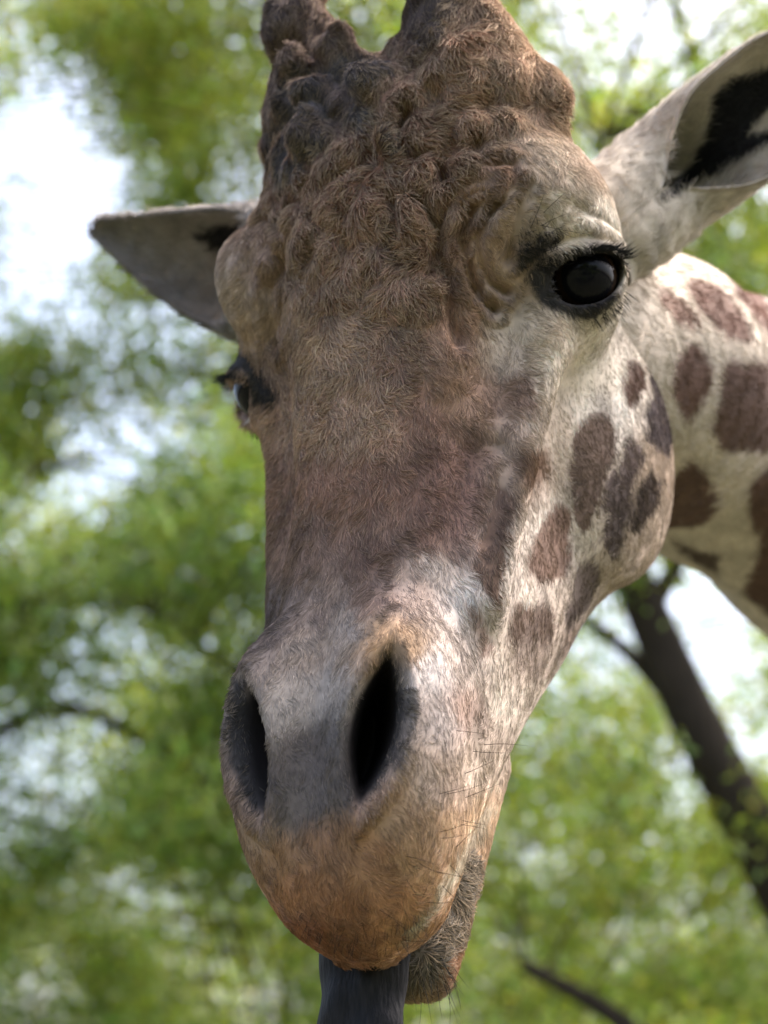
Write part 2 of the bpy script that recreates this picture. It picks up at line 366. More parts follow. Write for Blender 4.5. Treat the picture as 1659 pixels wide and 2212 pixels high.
NECKMARKS = [
 ([(1425,620),(1470,640),(1510,690),(1500,715),(1450,690),(1420,650)],(112,88,78),5),([(1490,600),(1560,620),(1620,700),(1625,740),(1570,735),(1510,670),(1480,620)],(108,84,76),6),
 ([(1480,745),(1510,740),(1540,790),(1535,850),(1500,900),(1470,910),(1450,850),(1455,790)],(98,76,68),6),
 ([(1570,790),(1600,775),(1659,780),(1720,850),(1720,950),(1640,980),(1560,975),(1535,930),(1550,860)],(94,74,67),7),
 ([(1480,1000),(1520,1010),(1550,1060),(1545,1110),(1500,1140),(1420,1140),(1420,1060)],(96,75,67),7),
 ([(1665,1005),(1620,1050),(1615,1110),(1640,1180),(1600,1280),(1659,1330),(1760,1320),(1790,1050)],(92,70,62),8),
 ([(1440,1160),(1550,1200),(1550,1245),(1480,1200)],(80,66,60),8),([(1560,560),(1659,650),(1700,760),(1659,720),(1590,640)],(104,80,72),10)]
def poly_sd(x, y, P):
    P = np.asarray(P, np.float32); d = np.full(x.shape, 1e9, np.float32); ins = np.zeros(x.shape, bool)
    for (ax, ay), (bx, by) in zip(P, np.roll(P, -1, 0)):
        ex, ey = bx - ax, by - ay; t = np.clip(((x - ax) * ex + (y - ay) * ey) / (ex * ex + ey * ey + 1e-6), 0, 1)
        d = np.minimum(d, (x - ax - t * ex) ** 2 + (y - ay - t * ey) ** 2)
        c = (ay > y) != (by > y); ins ^= c & (x < ex * (y - ay) / (ey if abs(ey) > 1e-6 else 1e-6) + ax)
    return np.where(ins, -1, 1) * np.sqrt(d)
def coat(q, nrm):
    """albedo (linear) and hair length (m) at head-frame places q with normals nrm"""
    vis = ((CAMH - q) * nrm).sum(1) / np.linalg.norm(CAMH - q, axis=1)
    back = (q[:, 0] < 0) & (vis < .06)
    x, y, _ = hpix(np.where(back[:, None], q * [-1, 1, 1], q))
    x = x + 3 * N_a(q); y = y + 3 * N_b(q)
    w = 1 / (((x[:, None] - CTRL[:, 0]) ** 2 + (y[:, None] - CTRL[:, 1]) ** 2) / 1600 + .12) ** 2
    w /= w.sum(1, keepdims=True); col = w @ lin(CTRL[:, 2:5]); L = w @ CTRL[:, 5] * .001
    for P, c, soft in MARKS:
        if max(c) < 20: continue
        P = np.asarray(P, float); m = (x > P[:, 0].min() - 40) & (x < P[:, 0].max() + 40) & (y > P[:, 1].min() - 40) & (y < P[:, 1].max() + 40)
        if not m.any(): continue
        k = sstep(soft, -soft, poly_sd(x[m], y[m], P) - (0 if c == (76,63,56) else 3))[:, None]
        col[m] = col[m] * (1 - k) + lin(c) * .84 * k
        if max(c) < 60: L[m] = L[m] * (1 - .55 * k[:, 0])
    k = (sstep(8, -8, poly_sd(x, y, [(840,2040),(930,1960),(985,1890),(1025,1830),(1036,1850),(1016,1960),(986,2050),(940,2105),(890,2135),(830,2140)])) * sstep(.012, .004, lowerlip((np.abs(q) * [1, 0, 0] + q * [0, 1, 1]).astype(np.float32))))[:, None]
    col = col * (1 - k) + lin((118, 110, 95)) * k; L = L * (1 - k[:, 0]) + .0125 * k[:, 0]
    fo = (sstep(1320, 1000, y) * sstep(1080, 960, x))[:, None]; col = col * (np.array([.99, .975, 1.04]) * (1 - fo) + np.array([1.36, 1.22, 1.16]) * fo)  # forehead and nose bridge colour brightened to make up for weak front light
    lum = (col @ [.3, .5, .2])[:, None]; col = lum + (col - lum) * .86
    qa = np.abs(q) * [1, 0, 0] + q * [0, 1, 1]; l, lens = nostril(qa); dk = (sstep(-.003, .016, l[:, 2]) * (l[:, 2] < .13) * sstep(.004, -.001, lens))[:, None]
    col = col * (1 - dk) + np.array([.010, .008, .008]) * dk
    col *= (1 + .10 * N_c(q) + .06 * N_d(q))[:, None]
    return np.clip(col, .002, .9), L
def pelt(pw):
    """neck and trunk: world places -> albedo"""
    x, y, dep = toPix(pw); n1 = N_a(pw * .5) * 2.5; n2 = N_b(pw * .5) * 2.5
    base = np.tile(lin((190, 178, 166)), (len(pw), 1))
    r = np.random.default_rng(5); seeds = []
    for t in np.linspace(0, 1, 60):
        seeds.append(0)
    # net pattern beyond the picture: cells of a jittered lattice
    g = pw / .17; c0 = np.floor(g).astype(int); f1 = np.full(len(pw), 9.); f2 = np.full(len(pw), 9.)
    for i in (-1, 0, 1):
        for j in (-1, 0, 1):
            for k in (-1, 0, 1):
                c = c0 + [i, j, k]; hsh = np.abs(np.sin(c @ np.array([[127.1, 269.5, 419.2], [311.7, 183.3, 371.9], [74.7, 246.1, 52.3]])) * 43758.5453) % 1
                dd = np.linalg.norm(c + hsh - g, axis=1); f2 = np.where(dd < f1, f1, np.minimum(f2, dd)); f1 = np.minimum(f1, dd)
    net = sstep(.10, .22, f2 - f1) * np.where((x > 1730) | (y > 1500) | (x < 1300), 1, 0)
    base = base * (1 - net[:, None]) + lin((98, 76, 68)) * net[:, None]
    for P, c, soft in NECKMARKS:
        sd = poly_sd(x + n1, y + n2, P); k = (sstep(soft, -soft, sd) * (dep < 3))[:, None]; base = base * (1 - k) + lin(c) * k
    return base * (1 + .08 * N_c(pw))[:, None]

def attr_color(me, name, col, domain='POINT'):
    a = me.attributes.new(name, 'FLOAT_COLOR', domain); a.data.foreach_set('color', np.c_[col, np.ones(len(col))].astype(np.float32).ravel())
def node(m, kind, **kw):
    n = m.node_tree.nodes.new(kind)
    for k, v in kw.items(): setattr(n, k, v)
    return n
def skin_material():
    m = simple_mat('hide', (.3, .2, .15), .75, .15); b = m.node_tree.nodes['Principled BSDF']; L = m.node_tree.links
    at = node(m, 'ShaderNodeAttribute', attribute_name='col'); nz = node(m, 'ShaderNodeTexNoise'); nz.inputs['Scale'].default_value = 420; nz.inputs['Detail'].default_value = 3
    mx = node(m, 'ShaderNodeMix', data_type='RGBA', blend_type='MULTIPLY'); mx.inputs[0].default_value = .5
    rp = node(m, 'ShaderNodeMapRange'); rp.inputs[3].default_value = .4; rp.inputs[4].default_value = 1.2
    L.new(nz.outputs[0], rp.inputs[0]); L.new(at.outputs[0], mx.inputs[6]); L.new(rp.outputs[0], mx.inputs[7]); L.new(mx.outputs[2], b.inputs[0])
    bp = node(m, 'ShaderNodeBump'); bp.inputs['Strength'].default_value = .5; bp.inputs['Distance'].default_value = .001
    L.new(nz.outputs[0], bp.inputs['Height']); L.new(bp.outputs[0], b.inputs['Normal']); return m
def hair_material(name, root=1.0):
    m = bpy.data.materials.new(name); m.use_nodes = True; N = m.node_tree.nodes; L = m.node_tree.links; N.clear()
    out = N.new('ShaderNodeOutputMaterial'); at = node(m, 'ShaderNodeAttribute', attribute_name='col'); nr = node(m, 'ShaderNodeAttribute', attribute_name='nrm')
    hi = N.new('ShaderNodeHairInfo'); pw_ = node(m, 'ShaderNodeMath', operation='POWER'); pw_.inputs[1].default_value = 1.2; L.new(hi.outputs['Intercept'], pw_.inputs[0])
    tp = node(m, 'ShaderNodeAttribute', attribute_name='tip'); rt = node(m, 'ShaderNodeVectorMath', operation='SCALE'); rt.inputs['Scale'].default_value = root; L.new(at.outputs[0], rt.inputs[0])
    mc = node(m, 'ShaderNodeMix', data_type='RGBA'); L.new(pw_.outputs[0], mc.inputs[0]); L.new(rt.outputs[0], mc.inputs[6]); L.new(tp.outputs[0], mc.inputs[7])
    vm = node(m, 'ShaderNodeVectorMath', operation='SCALE'); vm.inputs['Scale'].default_value = 1; L.new(mc.outputs[2], vm.inputs[0])
    df = N.new('ShaderNodeBsdfDiffuse'); L.new(vm.outputs[0], df.inputs[0])
    ge = N.new('ShaderNodeNewGeometry'); nm = node(m, 'ShaderNodeVectorMath', operation='MULTIPLY_ADD'); nm.inputs[1].default_value = (.35, .35, .35)
    L.new(ge.outputs['Normal'], nm.inputs[0]); L.new(nr.outputs['Vector'], nm.inputs[2]); nn = node(m, 'ShaderNodeVectorMath', operation='NORMALIZE')
    L.new(nm.outputs[0], nn.inputs[0]); L.new(nn.outputs[0], df.inputs['Normal'])
    hb = N.new('ShaderNodeBsdfHair'); hb.component = 'Reflection'; hb.inputs['RoughnessU'].default_value = .35; hb.inputs['RoughnessV'].default_value = .6
    hs = node(m, 'ShaderNodeVectorMath', operation='MULTIPLY_ADD'); hs.inputs[1].default_value = (.6, .6, .6); hs.inputs[2].default_value = (.12, .12, .12)
    L.new(vm.outputs[0], hs.inputs[0]); L.new(hs.outputs[0], hb.inputs['Color'])
    ht = N.new('ShaderNodeBsdfHair'); ht.component = 'Transmission'; L.new(vm.outputs[0], ht.inputs['Color']); ht.inputs['RoughnessU'].default_value = .4; ht.inputs['RoughnessV'].default_value = .6
    m1 = N.new('ShaderNodeMixShader'); m1.inputs[0].default_value = .22; m2 = N.new('ShaderNodeMixShader'); m2.inputs[0].default_value = .15
    L.new(df.outputs[0], m1.inputs[1]); L.new(hb.outputs[0], m1.inputs[2]); L.new(m1.outputs[0], m2.inputs[1]); L.new(ht.outputs[0], m2.inputs[2]); L.new(m2.outputs[0], out.inputs[0])
    return m
def curves_obj(name, P, rad, col, nrm, mat, parent, tip=None):
    """P (n, k, 3) world points; rad (n, k); col, nrm per strand"""
    n, k, _ = P.shape; h = bpy.data.hair_curves.new(name); h.add_curves([k] * n)
    h.attributes['position'].data.foreach_set('vector', P.astype(np.float32).ravel())
    a = h.attributes.get('radius') or h.attributes.new('radius', 'FLOAT', 'POINT'); a.data.foreach_set('value', rad.astype(np.float32).ravel())
    a = h.attributes.new('col', 'FLOAT_COLOR', 'CURVE'); a.data.foreach_set('color', np.c_[col, np.ones(n)].astype(np.float32).ravel())
    a = h.attributes.new('tip', 'FLOAT_COLOR', 'CURVE'); a.data.foreach_set('color', np.c_[np.clip(col * 1.3 if tip is None else tip, 0, .95), np.ones(n)].astype(np.float32).ravel())
    a = h.attributes.new('nrm', 'FLOAT_VECTOR', 'CURVE'); a.data.foreach_set('vector', nrm.astype(np.float32).ravel())
    o = bpy.data.objects.new(name, h); COL.objects.link(o); o.parent = parent; h.materials.append(mat); o['kind'] = 'stuff'; return o
def vnormals(v, f):
    t = np.cross(v[f[:, 2]] - v[f[:, 0]], v[f[:, 3]] - v[f[:, 1]]); n = np.zeros_like(v)
    for i in range(4):
        for c in range(3): n[:, c] += np.bincount(f[:, i], t[:, c], len(v))
    return n / (np.linalg.norm(n, axis=1, keepdims=True) + 1e-12)
def scatter(v, f, vn, weight, n, r):
    """n random places on quads, chosen by area x weight; returns positions, normals, face ids"""
    ar = np.linalg.norm(np.cross(v[f[:, 2]] - v[f[:, 0]], v[f[:, 3]] - v[f[:, 1]]), axis=1) * .5 * weight
    i = np.searchsorted(np.cumsum(ar) / ar.sum(), r.random(n)); i = np.minimum(i, len(f) - 1); a, b = r.random((n, 1)), r.random((n, 1))
    W = [(1-a)*(1-b), a*(1-b), a*b, (1-a)*b]
    p = sum(W[k] * v[f[i, k]] for k in range(4)); m = sum(W[k] * vn[f[i, k]] for k in range(4))
    return p, m / (np.linalg.norm(m, axis=1, keepdims=True) + 1e-9), i
def unit(a): return a / (np.linalg.norm(a, axis=-1, keepdims=True) + 1e-9)
VN = [wavenoise(30 + i, 14, .03, .08) for i in range(3)]; VM = [wavenoise(40 + i, 18, .008, .026) for i in range(3)]
def strands(p, n, flow, L, r, k=5, rise=.5, mess=.3, curl=.3, swirl=.5):
    """hair grown from p: leaves the skin along flow + rise, bends and wanders"""
    m = len(p); sw = np.stack([g(p) for g in VN], 1); sm = np.stack([g(p) for g in VM], 1)
    d = unit(flow) + sw * np.reshape(swirl, (-1, 1)) * .5 + sm * np.reshape(mess, (-1, 1)) * 1.05 + r.normal(size=(m, 3)) * np.reshape(mess, (-1, 1)) * .42
    d = unit(d - n * (d * n).sum(1, keepdims=True))
    side = np.cross(n, d); ri = np.reshape(rise, (-1, 1)) * r.uniform(.6, 1.4, (m, 1)); cu = np.reshape(curl, (-1, 1)) * r.normal(size=(m, 1))
    P = np.empty((m, k, 3)); P[:, 0] = p - n * .0006; step = (L / (k - 1))[:, None]
    for i in range(1, k):
        t = i / (k - 1); dd = unit(d + n * ri * (1.25 - 1.5 * t) + side * cu * (t * 2 - .5))
        P[:, i] = P[:, i-1] + dd * step
    return P

# ------------------------------------------------------------------ the giraffe
giraffe = bpy.data.objects.new('giraffe', None); COL.objects.link(giraffe)
giraffe['label'] = 'giraffe lowering its head, brown and cream patched, dark tongue hanging out'; giraffe['category'] = 'giraffe'
HIDE = skin_material()
hv, hq = mesh_sdf(head_sdf, (-.26, -.42, -.56), (.28, .14, .46), .0024)
hn = vnormals(hv, hq)
hcol, hlen = coat(hv, hn)
print('head', len(hv), round(time.time() - T0, 1))
# neck, trunk and legs (coarser), camera frame for the neck, then down to the ground
NECK = [(1190,760,1.60,.100),(1380,830,1.74,.122),(1560,930,1.93,.140),(1800,1110,2.2,.158),(2150,1520,2.6,.20),(2500,2050,3.0,.24)]
npts = [c2w(ray(a, b, c)) for a, b, c, _ in NECK]; nrad = [t[3] for t in NECK]
TR = npts[-1] + np.array([.35, .35, -.55])
def neck_sdf(p):
    d = np.full(len(p), 9., np.float32)
    for a, b, ra, rb in zip(npts, npts[1:], nrad, nrad[1:]): d = smin(d, cap(p, a, b, ra, rb), .05)
    return d
def trunk_sdf(p):
    d = cap(p, npts[-2], npts[-1], nrad[-2] - .01, nrad[-1]); d = smin(d, cap(p, npts[-1], TR, .26, .40), .2)
    ax = np.array([.72, .69, -.12]); end = TR + ax * 1.15
    d = smin(d, cap(p, TR, end, .42, .40), .3)
    for c, z in ((TR, 0), (end, 0)):
        for sd in (-1, 1):
            hip = c + np.array([-.69, .72, 0]) * .2 * sd; knee = hip * [1, 1, 0] + [0, 0, 1.0]; foot = hip * [1, 1, 0] + [0, 0, .06]
            d = smin(d, cap(p, hip, knee, .17, .085), .15); d = smin(d, cap(p, knee, foot, .085, .075), .04)
    return d
nv, nq = mesh_sdf(neck_sdf, np.min(npts, 0) - .3, np.max(npts, 0) + .3, .011, 2.2)
tv, tq = mesh_sdf(trunk_sdf, (np.minimum(TR, npts[-2]) - [.9, .9, 0]) * [1, 1, 0] - [0, 0, .1], TR + [1.9, 1.9, 1.2], .045, 2.0)
allv = np.concatenate([h2w(hv), nv, tv]); allq = np.concatenate([hq, nq + len(hv), tq + len(hv) + len(nv)])
allc = np.concatenate([hcol, pelt(nv), pelt(tv)])
allq[:len(hq)] = allq[:len(hq), ::-1]
body = mesh_obj('body', allv, allq, HIDE, giraffe); attr_color(body.data, 'col', allc)
print('body', len(allv), round(time.time() - T0, 1))

def sphere(nn, R):
    th = np.linspace(0, math.pi, nn + 1); ph = np.linspace(0, 2 * math.pi, 2 * nn, endpoint=False)
    V = np.stack([np.outer(np.sin(th), np.cos(ph)), np.outer(np.sin(th), np.sin(ph)), np.outer(np.cos(th), np.ones(2*nn))], -1).reshape(-1, 3)
    i, j = np.meshgrid(np.arange(nn), np.arange(2 * nn), indexing='ij'); j2 = (j + 1) % (2 * nn)
    return V * R, np.stack([i*2*nn+j, (i+1)*2*nn+j, (i+1)*2*nn+j2, i*2*nn+j2], -1).reshape(-1, 4)
def eye_material():
    m = simple_mat('wet_eye', (.012, .010, .010), .02, .12); b = m.node_tree.nodes['Principled BSDF']; L = m.node_tree.links
    at = node(m, 'ShaderNodeAttribute', attribute_name='iris'); L.new(at.outputs[0], b.inputs[0]); return m
EYEM = eye_material()
for sg in (1, -1):
    V, Fq = sphere(40, EYE_R)
    z = V[:, 2] / EYE_R; col = np.where((z > .60)[:, None], [[.022, .012, .007]], [[.008, .006, .006]]); col = np.where((z > .76)[:, None], [[.004, .004, .006]], col)
    V = V * (1 + .045 * sstep(.45, 1, z))[:, None]         # the cornea bulges
    P = (EYE if sg > 0 else EYE2) + V @ EYE_F.T
    if sg > 0: Fq = Fq[:, ::-1]
    else: P = mirror(P)
    o = mesh_obj('eye', h2w(P), Fq, EYEM, giraffe); attr_color(o.data, 'iris', col)

# ears: cupped leaves of skin, each in its own pose (camera frame)
def make_ear(c0, c1, face, prof, cup, curve):
    c0, c1 = np.array(c0), np.array(c1); ax = unit(c1 - c0); face = np.array(face, float); face = unit(face - ax * (face @ ax)); sd = np.cross(ax, face)
    nt_, ns = 56, 40; t = np.linspace(0, 1, nt_); x = np.linspace(-1, 1, ns)
    hgt = cubic(t, *prof); Th = cubic(t, *cup); rho = hgt / np.sin(np.minimum(Th, math.pi / 2)); fl = sstep(.0, .35, t)
    C = c0 + np.outer(t, c1 - c0) + np.outer(curve * np.sin(t * math.pi), sd)
    rho = rho * (1 + .035 * np.sin(t * 95 + 1) * sstep(.34, .2, t))
    th_ = Th[:, None] * x[None]
    front = C[:, None] + sd * (rho[:, None] * np.sin(th_))[..., None] + face * (rho[:, None] * (-np.cos(th_) + (np.cos(Th) * fl)[:, None]))[..., None]
    G = front.reshape(-1, 3); i, j = np.meshgrid(np.arange(nt_ - 1), np.arange(ns - 1), indexing='ij')
    Q = np.stack([i*ns+j, (i+1)*ns+j, (i+1)*ns+j+1, i*ns+j+1], -1).reshape(-1, 4)
    n = vnormals(G, Q)
    if (n @ face).mean() < 0: Q = Q[:, ::-1]; n = -n
    th = (.0035 * (1 - np.abs(np.tile(x, nt_)) ** 6) + .0012)[:, None]
    B = G - n * th * 2; Vv = np.concatenate([G, B]); m = len(G)
    rim = np.concatenate([np.arange(ns), np.arange(1, nt_) * ns + ns - 1, (nt_ - 1) * ns + np.arange(ns - 2, -1, -1), np.arange(nt_ - 2, 0, -1) * ns])
    r2 = np.roll(rim, -1); R = np.stack([rim, r2, r2 + m, rim + m], 1)
    return Vv, np.concatenate([Q, Q[:, ::-1] + m, R]), m
EARR = make_ear(ray(1285, 524, 1.535), ray(1880, 62, 1.57), (-.18, -1, -.25), ([0,.18,.35,.55,.75,.88,.96,1], [.038,.045,.047,.051,.050,.036,.020,.002]), ([0,.24,.36,.5,.65,.8,1], [3.14,3.1,2.5,1.75,1.4,1.1,.8]), -.004)
EARL = make_ear(ray(590, 600, 1.66), ray(203, 491, 1.73), (.20, -1, -.30), ([0,.15,.35,.55,.75,.9,.97,1], [.056,.058,.054,.043,.028,.015,.009,.001]), ([0,.12,.3,.6,1], [2.6,2.2,1.5,1.1,.8]), -.006)
def ear_color(c, base):
    w = c2w(c); x, y, _ = toPix(w); col = np.tile(lin(base), (len(c), 1))
    for P, cc, soft in MARKS:
        if max(cc) < 20:
            k = sstep(soft, -soft, poly_sd(x + 2 * N_a(w), y + 2 * N_b(w), P))[:, None]; col = col * (1 - k) + lin(cc) * k
    return col * (1 + .10 * N_c(w))[:, None]
ears = []
for (V, Q, m), base in ((EARR, (182, 173, 160)), (EARL, (134, 129, 125))):  # far ear: darker base, its backlit shade put into the colour
    o = mesh_obj('ear', c2w(V), Q, HIDE, giraffe); c = ear_color(V, base); attr_color(o.data, 'col', c); ears.append((V, Q, m, base))
print('ears', round(time.time() - T0, 1))

# ---- fur
FUR = hair_material('fur_hair')
HAIRS = 480000
fc = hv[hq].mean(1); fn = unit(hn[hq].mean(1)); view = unit(CAMH - fc); fac = (view * fn).sum(1)
xx, yy, _ = hpix(fc)
wgt = np.where(fac > -.15, 1.0, .16); wgt *= 1 - .25 * sstep(.10, .15, hlen[hq].mean(1) * 10)
ineye = (np.linalg.norm(np.abs(fc) * [1, 0, 0] + fc * [0, 1, 1] - eye_c(fc), axis=1) < .0352)
nosl = (np.abs(fc) * [1, 0, 0] + fc * [0, 1, 1] - NOS) @ NOS_F
innos = (nosl[:, 2] > .010) & (nosl[:, 2] < .14) & (nostril(np.abs(fc) * [1, 0, 0] + fc * [0, 1, 1])[1] < .003)
wgt[ineye | innos] = 0; wgt[fc[:, 2] > .38] = .2
r = np.random.default_rng(21)
p, n, fi = scatter(hv, hq, hn, wgt, HAIRS, r)
col, L = coat(p + r.normal(size=p.shape) * .0016, n); lng = sstep(.0055, .014, L); L = np.where(L < .008, L * 1.25 + .001, L * .50 + .0060)
x, y, _ = hpix(p)
down = np.tile(np.array([0, -.15, -1.]), (HAIRS, 1)); down[:, 0] = np.sign(p[:, 0]) * sstep(0, .09, np.abs(p[:, 0])) * .55
cheek = sstep(.08, .13, np.abs(p[:, 0])) * sstep(-.30, -.16, p[:, 2]) * sstep(-.02, -.06, p[:, 1]); down[:, 1] -= cheek * .8
horn = sstep(.17, .22, p[:, 2])[:, None]; down = down * (1 - horn) + np.array([0, .0, -1.]) * horn
tuft = ((poly_sd(x, y, [(880,2040),(940,1975),(990,1905),(1025,1850),(1035,1960),(1000,2050),(940,2150),(860,2150)]) < 0) & (p[:, 1] < -.05))
down[tuft] = np.array([.5, -1.0, -.35])
P = strands(p, n, down, L * r.uniform(.55, 1.25, HAIRS), r, 5, rise=.28 + .12 * lng, mess=.34 + .10 * lng, curl=.15 + .25 * lng, swirl=.35 + .75 * lng)
var = np.clip(r.normal(1, .30 + .06 * lng) * (1 + (.07 + .08 * lng) * VM[0](p * .6)), .5, 1.9)[:, None]; pale = (r.random(HAIRS) < .16 + .10 * lng)[:, None]
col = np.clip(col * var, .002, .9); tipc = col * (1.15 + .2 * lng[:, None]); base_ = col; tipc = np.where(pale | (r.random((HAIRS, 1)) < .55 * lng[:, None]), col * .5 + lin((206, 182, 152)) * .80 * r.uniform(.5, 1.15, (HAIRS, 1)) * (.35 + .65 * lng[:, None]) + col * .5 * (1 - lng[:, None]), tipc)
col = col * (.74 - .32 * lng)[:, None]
rad = np.outer((.00025 + .00009 * lng) * r.uniform(.7, 1.3, HAIRS), np.array([1, .95, .8, .55, .15]))
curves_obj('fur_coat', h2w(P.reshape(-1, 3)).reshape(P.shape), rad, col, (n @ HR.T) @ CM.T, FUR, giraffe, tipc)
# neck fur, ear fur
nn_ = vnormals(nv, nq); fcn = nv[nq].mean(1); fv = unit(np.array([0, 0, CAM_H]) - fcn); fx, fy, _ = toPix(fcn)
wn = np.where(((fv * unit(nn_[nq].mean(1))).sum(1) > -.1) & (fx < 1800) & (fx > 1150), 1., .02)
p, n, _ = scatter(nv, nq, nn_, wn, 60000, r); ax = unit(npts[3] - npts[0])
P = strands(p, n, np.tile(ax, (len(p), 1)), r.uniform(.006, .012, len(p)), r, 4, .3, .3, .2, .2)
curves_obj('neck_fur', P, np.tile([.0003, .00028, .0002, .00006], (len(p), 1)), pelt(p) * r.normal(1, .14, (len(p), 1)), n, FUR, giraffe)
for (V, Q, m, base) in ears:
    en = vnormals(V, Q); w = np.where((Q < m).all(1), 1., .5); p, n, fi = scatter(V, Q, en, w, 22000, r)
    ax = unit(V[:m].reshape(56, 40, 3)[-1, 20] - V[:m].reshape(56, 40, 3)[0, 20])
    P = strands(p, n, np.tile(ax, (len(p), 1)), r.uniform(.005, .016, len(p)), r, 4, .5, .5, .3, .3)
    curves_obj('ear_fur', c2w(P.reshape(-1, 3)).reshape(P.shape), np.tile([.00022, .0002, .00015, .00004], (len(p), 1)), ear_color(p, base) * r.normal(1, .14, (len(p), 1)), n @ CM.T, FUR, giraffe)
print('fur', round(time.time() - T0, 1))
# ---- lashes, brow bristles, whiskers
DARKH = hair_material('dark_hair', 1)
for sg in (1, -1):
    k = 380; s_ = r.uniform(-.031, .033, k); upv = .0190 * np.sqrt(np.clip(1 - (s_ / .035) ** 2, 0, 1)) - .002 * s_ / .03 + .0005 + r.uniform(-.001, .0025, k)
    l0 = np.stack([s_, upv, np.sqrt(np.maximum(.037 ** 2 - s_ ** 2 - upv ** 2, 1e-6))], 1); ln = r.uniform(.008, .020, k) * (1 - .3 * (s_ < -.01))
    dr0 = unit(np.stack([.60 + 10 * s_, .0 + 0 * s_, .8 + 0 * s_], 1) + r.normal(size=(k, 3)) * .14)
    P = np.empty((k, 5, 3)); P[:, 0] = l0
    for i in range(1, 5): P[:, i] = P[:, i-1] + unit(dr0 + np.array([.25, -.40 + .16 * i, 0]) * (i / 2)) * (ln / 4)[:, None]
    Q_ = (EYE if sg > 0 else EYE2) + P @ EYE_F.T; Q_ = mirror(Q_) if sg < 0 else Q_
    curves_obj('eyelash_fringe', h2w(Q_.reshape(-1, 3)).reshape(P.shape), np.tile([.00022, .0002, .00018, .00013, .00004], (k, 1)), np.full((k, 3), .008), np.tile(EYE_DIR, (k, 1)), DARKH, giraffe)
    k = 120; s_ = r.uniform(-.028, .030, k); lov = -.0225 * np.sqrt(np.clip(1 - (s_ / .035) ** 2, 0, 1)) - .006 - r.uniform(0, .006, k)
    l0 = np.stack([s_, lov, np.sqrt(np.maximum(.037 ** 2 - s_ ** 2 - lov ** 2, 1e-6))], 1); P = np.empty((k, 4, 3)); P[:, 0] = l0
    dr0 = unit(np.stack([.3 + 12 * s_, -.9 + 0 * s_, .7 + 0 * s_], 1) + r.normal(size=(k, 3)) * .2); ln = r.uniform(.006, .016, k)
    for i in range(1, 4): P[:, i] = P[:, i-1] + unit(dr0 + np.array([0, -.25, -.1]) * i) * (ln / 3)[:, None]
    Q_ = (EYE if sg > 0 else EYE2) + P @ EYE_F.T; Q_ = mirror(Q_) if sg < 0 else Q_
    curves_obj('eyelash_fringe', h2w(Q_.reshape(-1, 3)).reshape(P.shape), np.tile([.0002, .0002, .00015, .00004], (k, 1)), np.full((k, 3), .012), np.tile(EYE_DIR, (k, 1)), DARKH, giraffe)
def bristles(name, px, py, dirn, L0, L1, rd):
    k = len(px); p0, n0 = hitn(px, py, head_sdf); d0 = unit(np.asarray(dirn)[None] + r.normal(size=(k, 3)) * .10 + n0 * .25); ln = r.uniform(L0, L1, k); P = np.empty((k, 5, 3)); P[:, 0] = p0
    bend = r.normal(size=(k, 3)) * .06
    for i in range(1, 5): P[:, i] = P[:, i-1] + unit(d0 + bend * i) * (ln / 4)[:, None]
    curves_obj(name, h2w(P.reshape(-1, 3)).reshape(P.shape), np.tile(np.array([1, .9, .75, .55, .15]) * rd, (k, 1)), np.full((k, 3), .012), (n0 @ HR.T) @ CM.T, DARKH, giraffe)
t = r.random(34); side = r.random(34) ** 2 * 110
bristles('whisker', np.interp(t, [0, .5, 1], [1060, 985, 860]) - side, np.interp(t, [0, .5, 1], [1560, 1870, 2040]) - side * .25, c2h(ray(1400, 1100, 1.3)) - c2h(ray(1000, 1180, 1.3)), .014, .036, .00017)
t = r.random(90)
bristles('whisker', 640 + 290 * t, 1990 + 55 * np.sin(t * 3.1) + r.uniform(-40, 10, 90), [0, .25, -1], .005, .013, .00014)
bristles('whisker', r.uniform(880, 1010, 40), r.uniform(2060, 2130, 40), [.1, -.2, -1], .015, .04, .0002)
bristles('whisker', r.uniform(1130, 1200, 8), r.uniform(450, 505, 8), c2h(ray(1290, 390, 1.3)) - c2h(ray(1190, 470, 1.4)), .03, .055, .0002)
bristles('brow_bristle', np.r_[r.uniform(1118, 1205, 160)], np.interp(r.random(160), [0, 1], [0, 1]) * 0 + 0 + np.array([0.0] * 160) + r.uniform(500, 580, 160), c2h(ray(1290, 470, 1.3)) - c2h(ray(1190, 520, 1.32)), .006, .016, .0002)

# ---- tongue
ty = np.linspace(0, 1, 40); ph = np.linspace(0, 2 * math.pi, 36, endpoint=False)
cen = np.stack([-.020 + 0 * ty, np.interp(ty, [0, .3, .6, 1], [-.070, -.060, -.052, -.062]), np.interp(ty, [0, 1], [-.40, -.66])], 1)
wd = np.interp(ty, [0, .35, .5, .85, 1], [.030, .041, .036, .028, .008]); tk = np.interp(ty, [0, .5, .9, 1], [.014, .012, .009, .003])
cx_, sx_ = np.cos(ph), np.sin(ph)
thk = np.outer(tk, sx_ * (1 - .35 * np.exp(-(cx_ / .22) ** 2)))
TV = cen[:, None] + np.stack([np.outer(wd * (1 + .04 * np.sin(ty * 23) + .03 * np.sin(ty * 41 + 1)), cx_), thk + np.outer(.010 + 0 * tk, -cx_ ** 2) + .0016 * np.sin(np.outer(ty, 40 + 0 * ph) + np.outer(1 + 0 * ty, 3 * cx_)), 0 * np.outer(wd, ph)], -1)
TV = TV.reshape(-1, 3); i, j = np.meshgrid(np.arange(39), np.arange(36), indexing='ij'); j2 = (j + 1) % 36
TQ = np.stack([i*36+j, i*36+j2, (i+1)*36+j2, (i+1)*36+j], -1).reshape(-1, 4)
tm = simple_mat('tongue_skin', (.010, .0095, .012),  .62, .14); b_ = tm.node_tree.nodes['Principled BSDF']
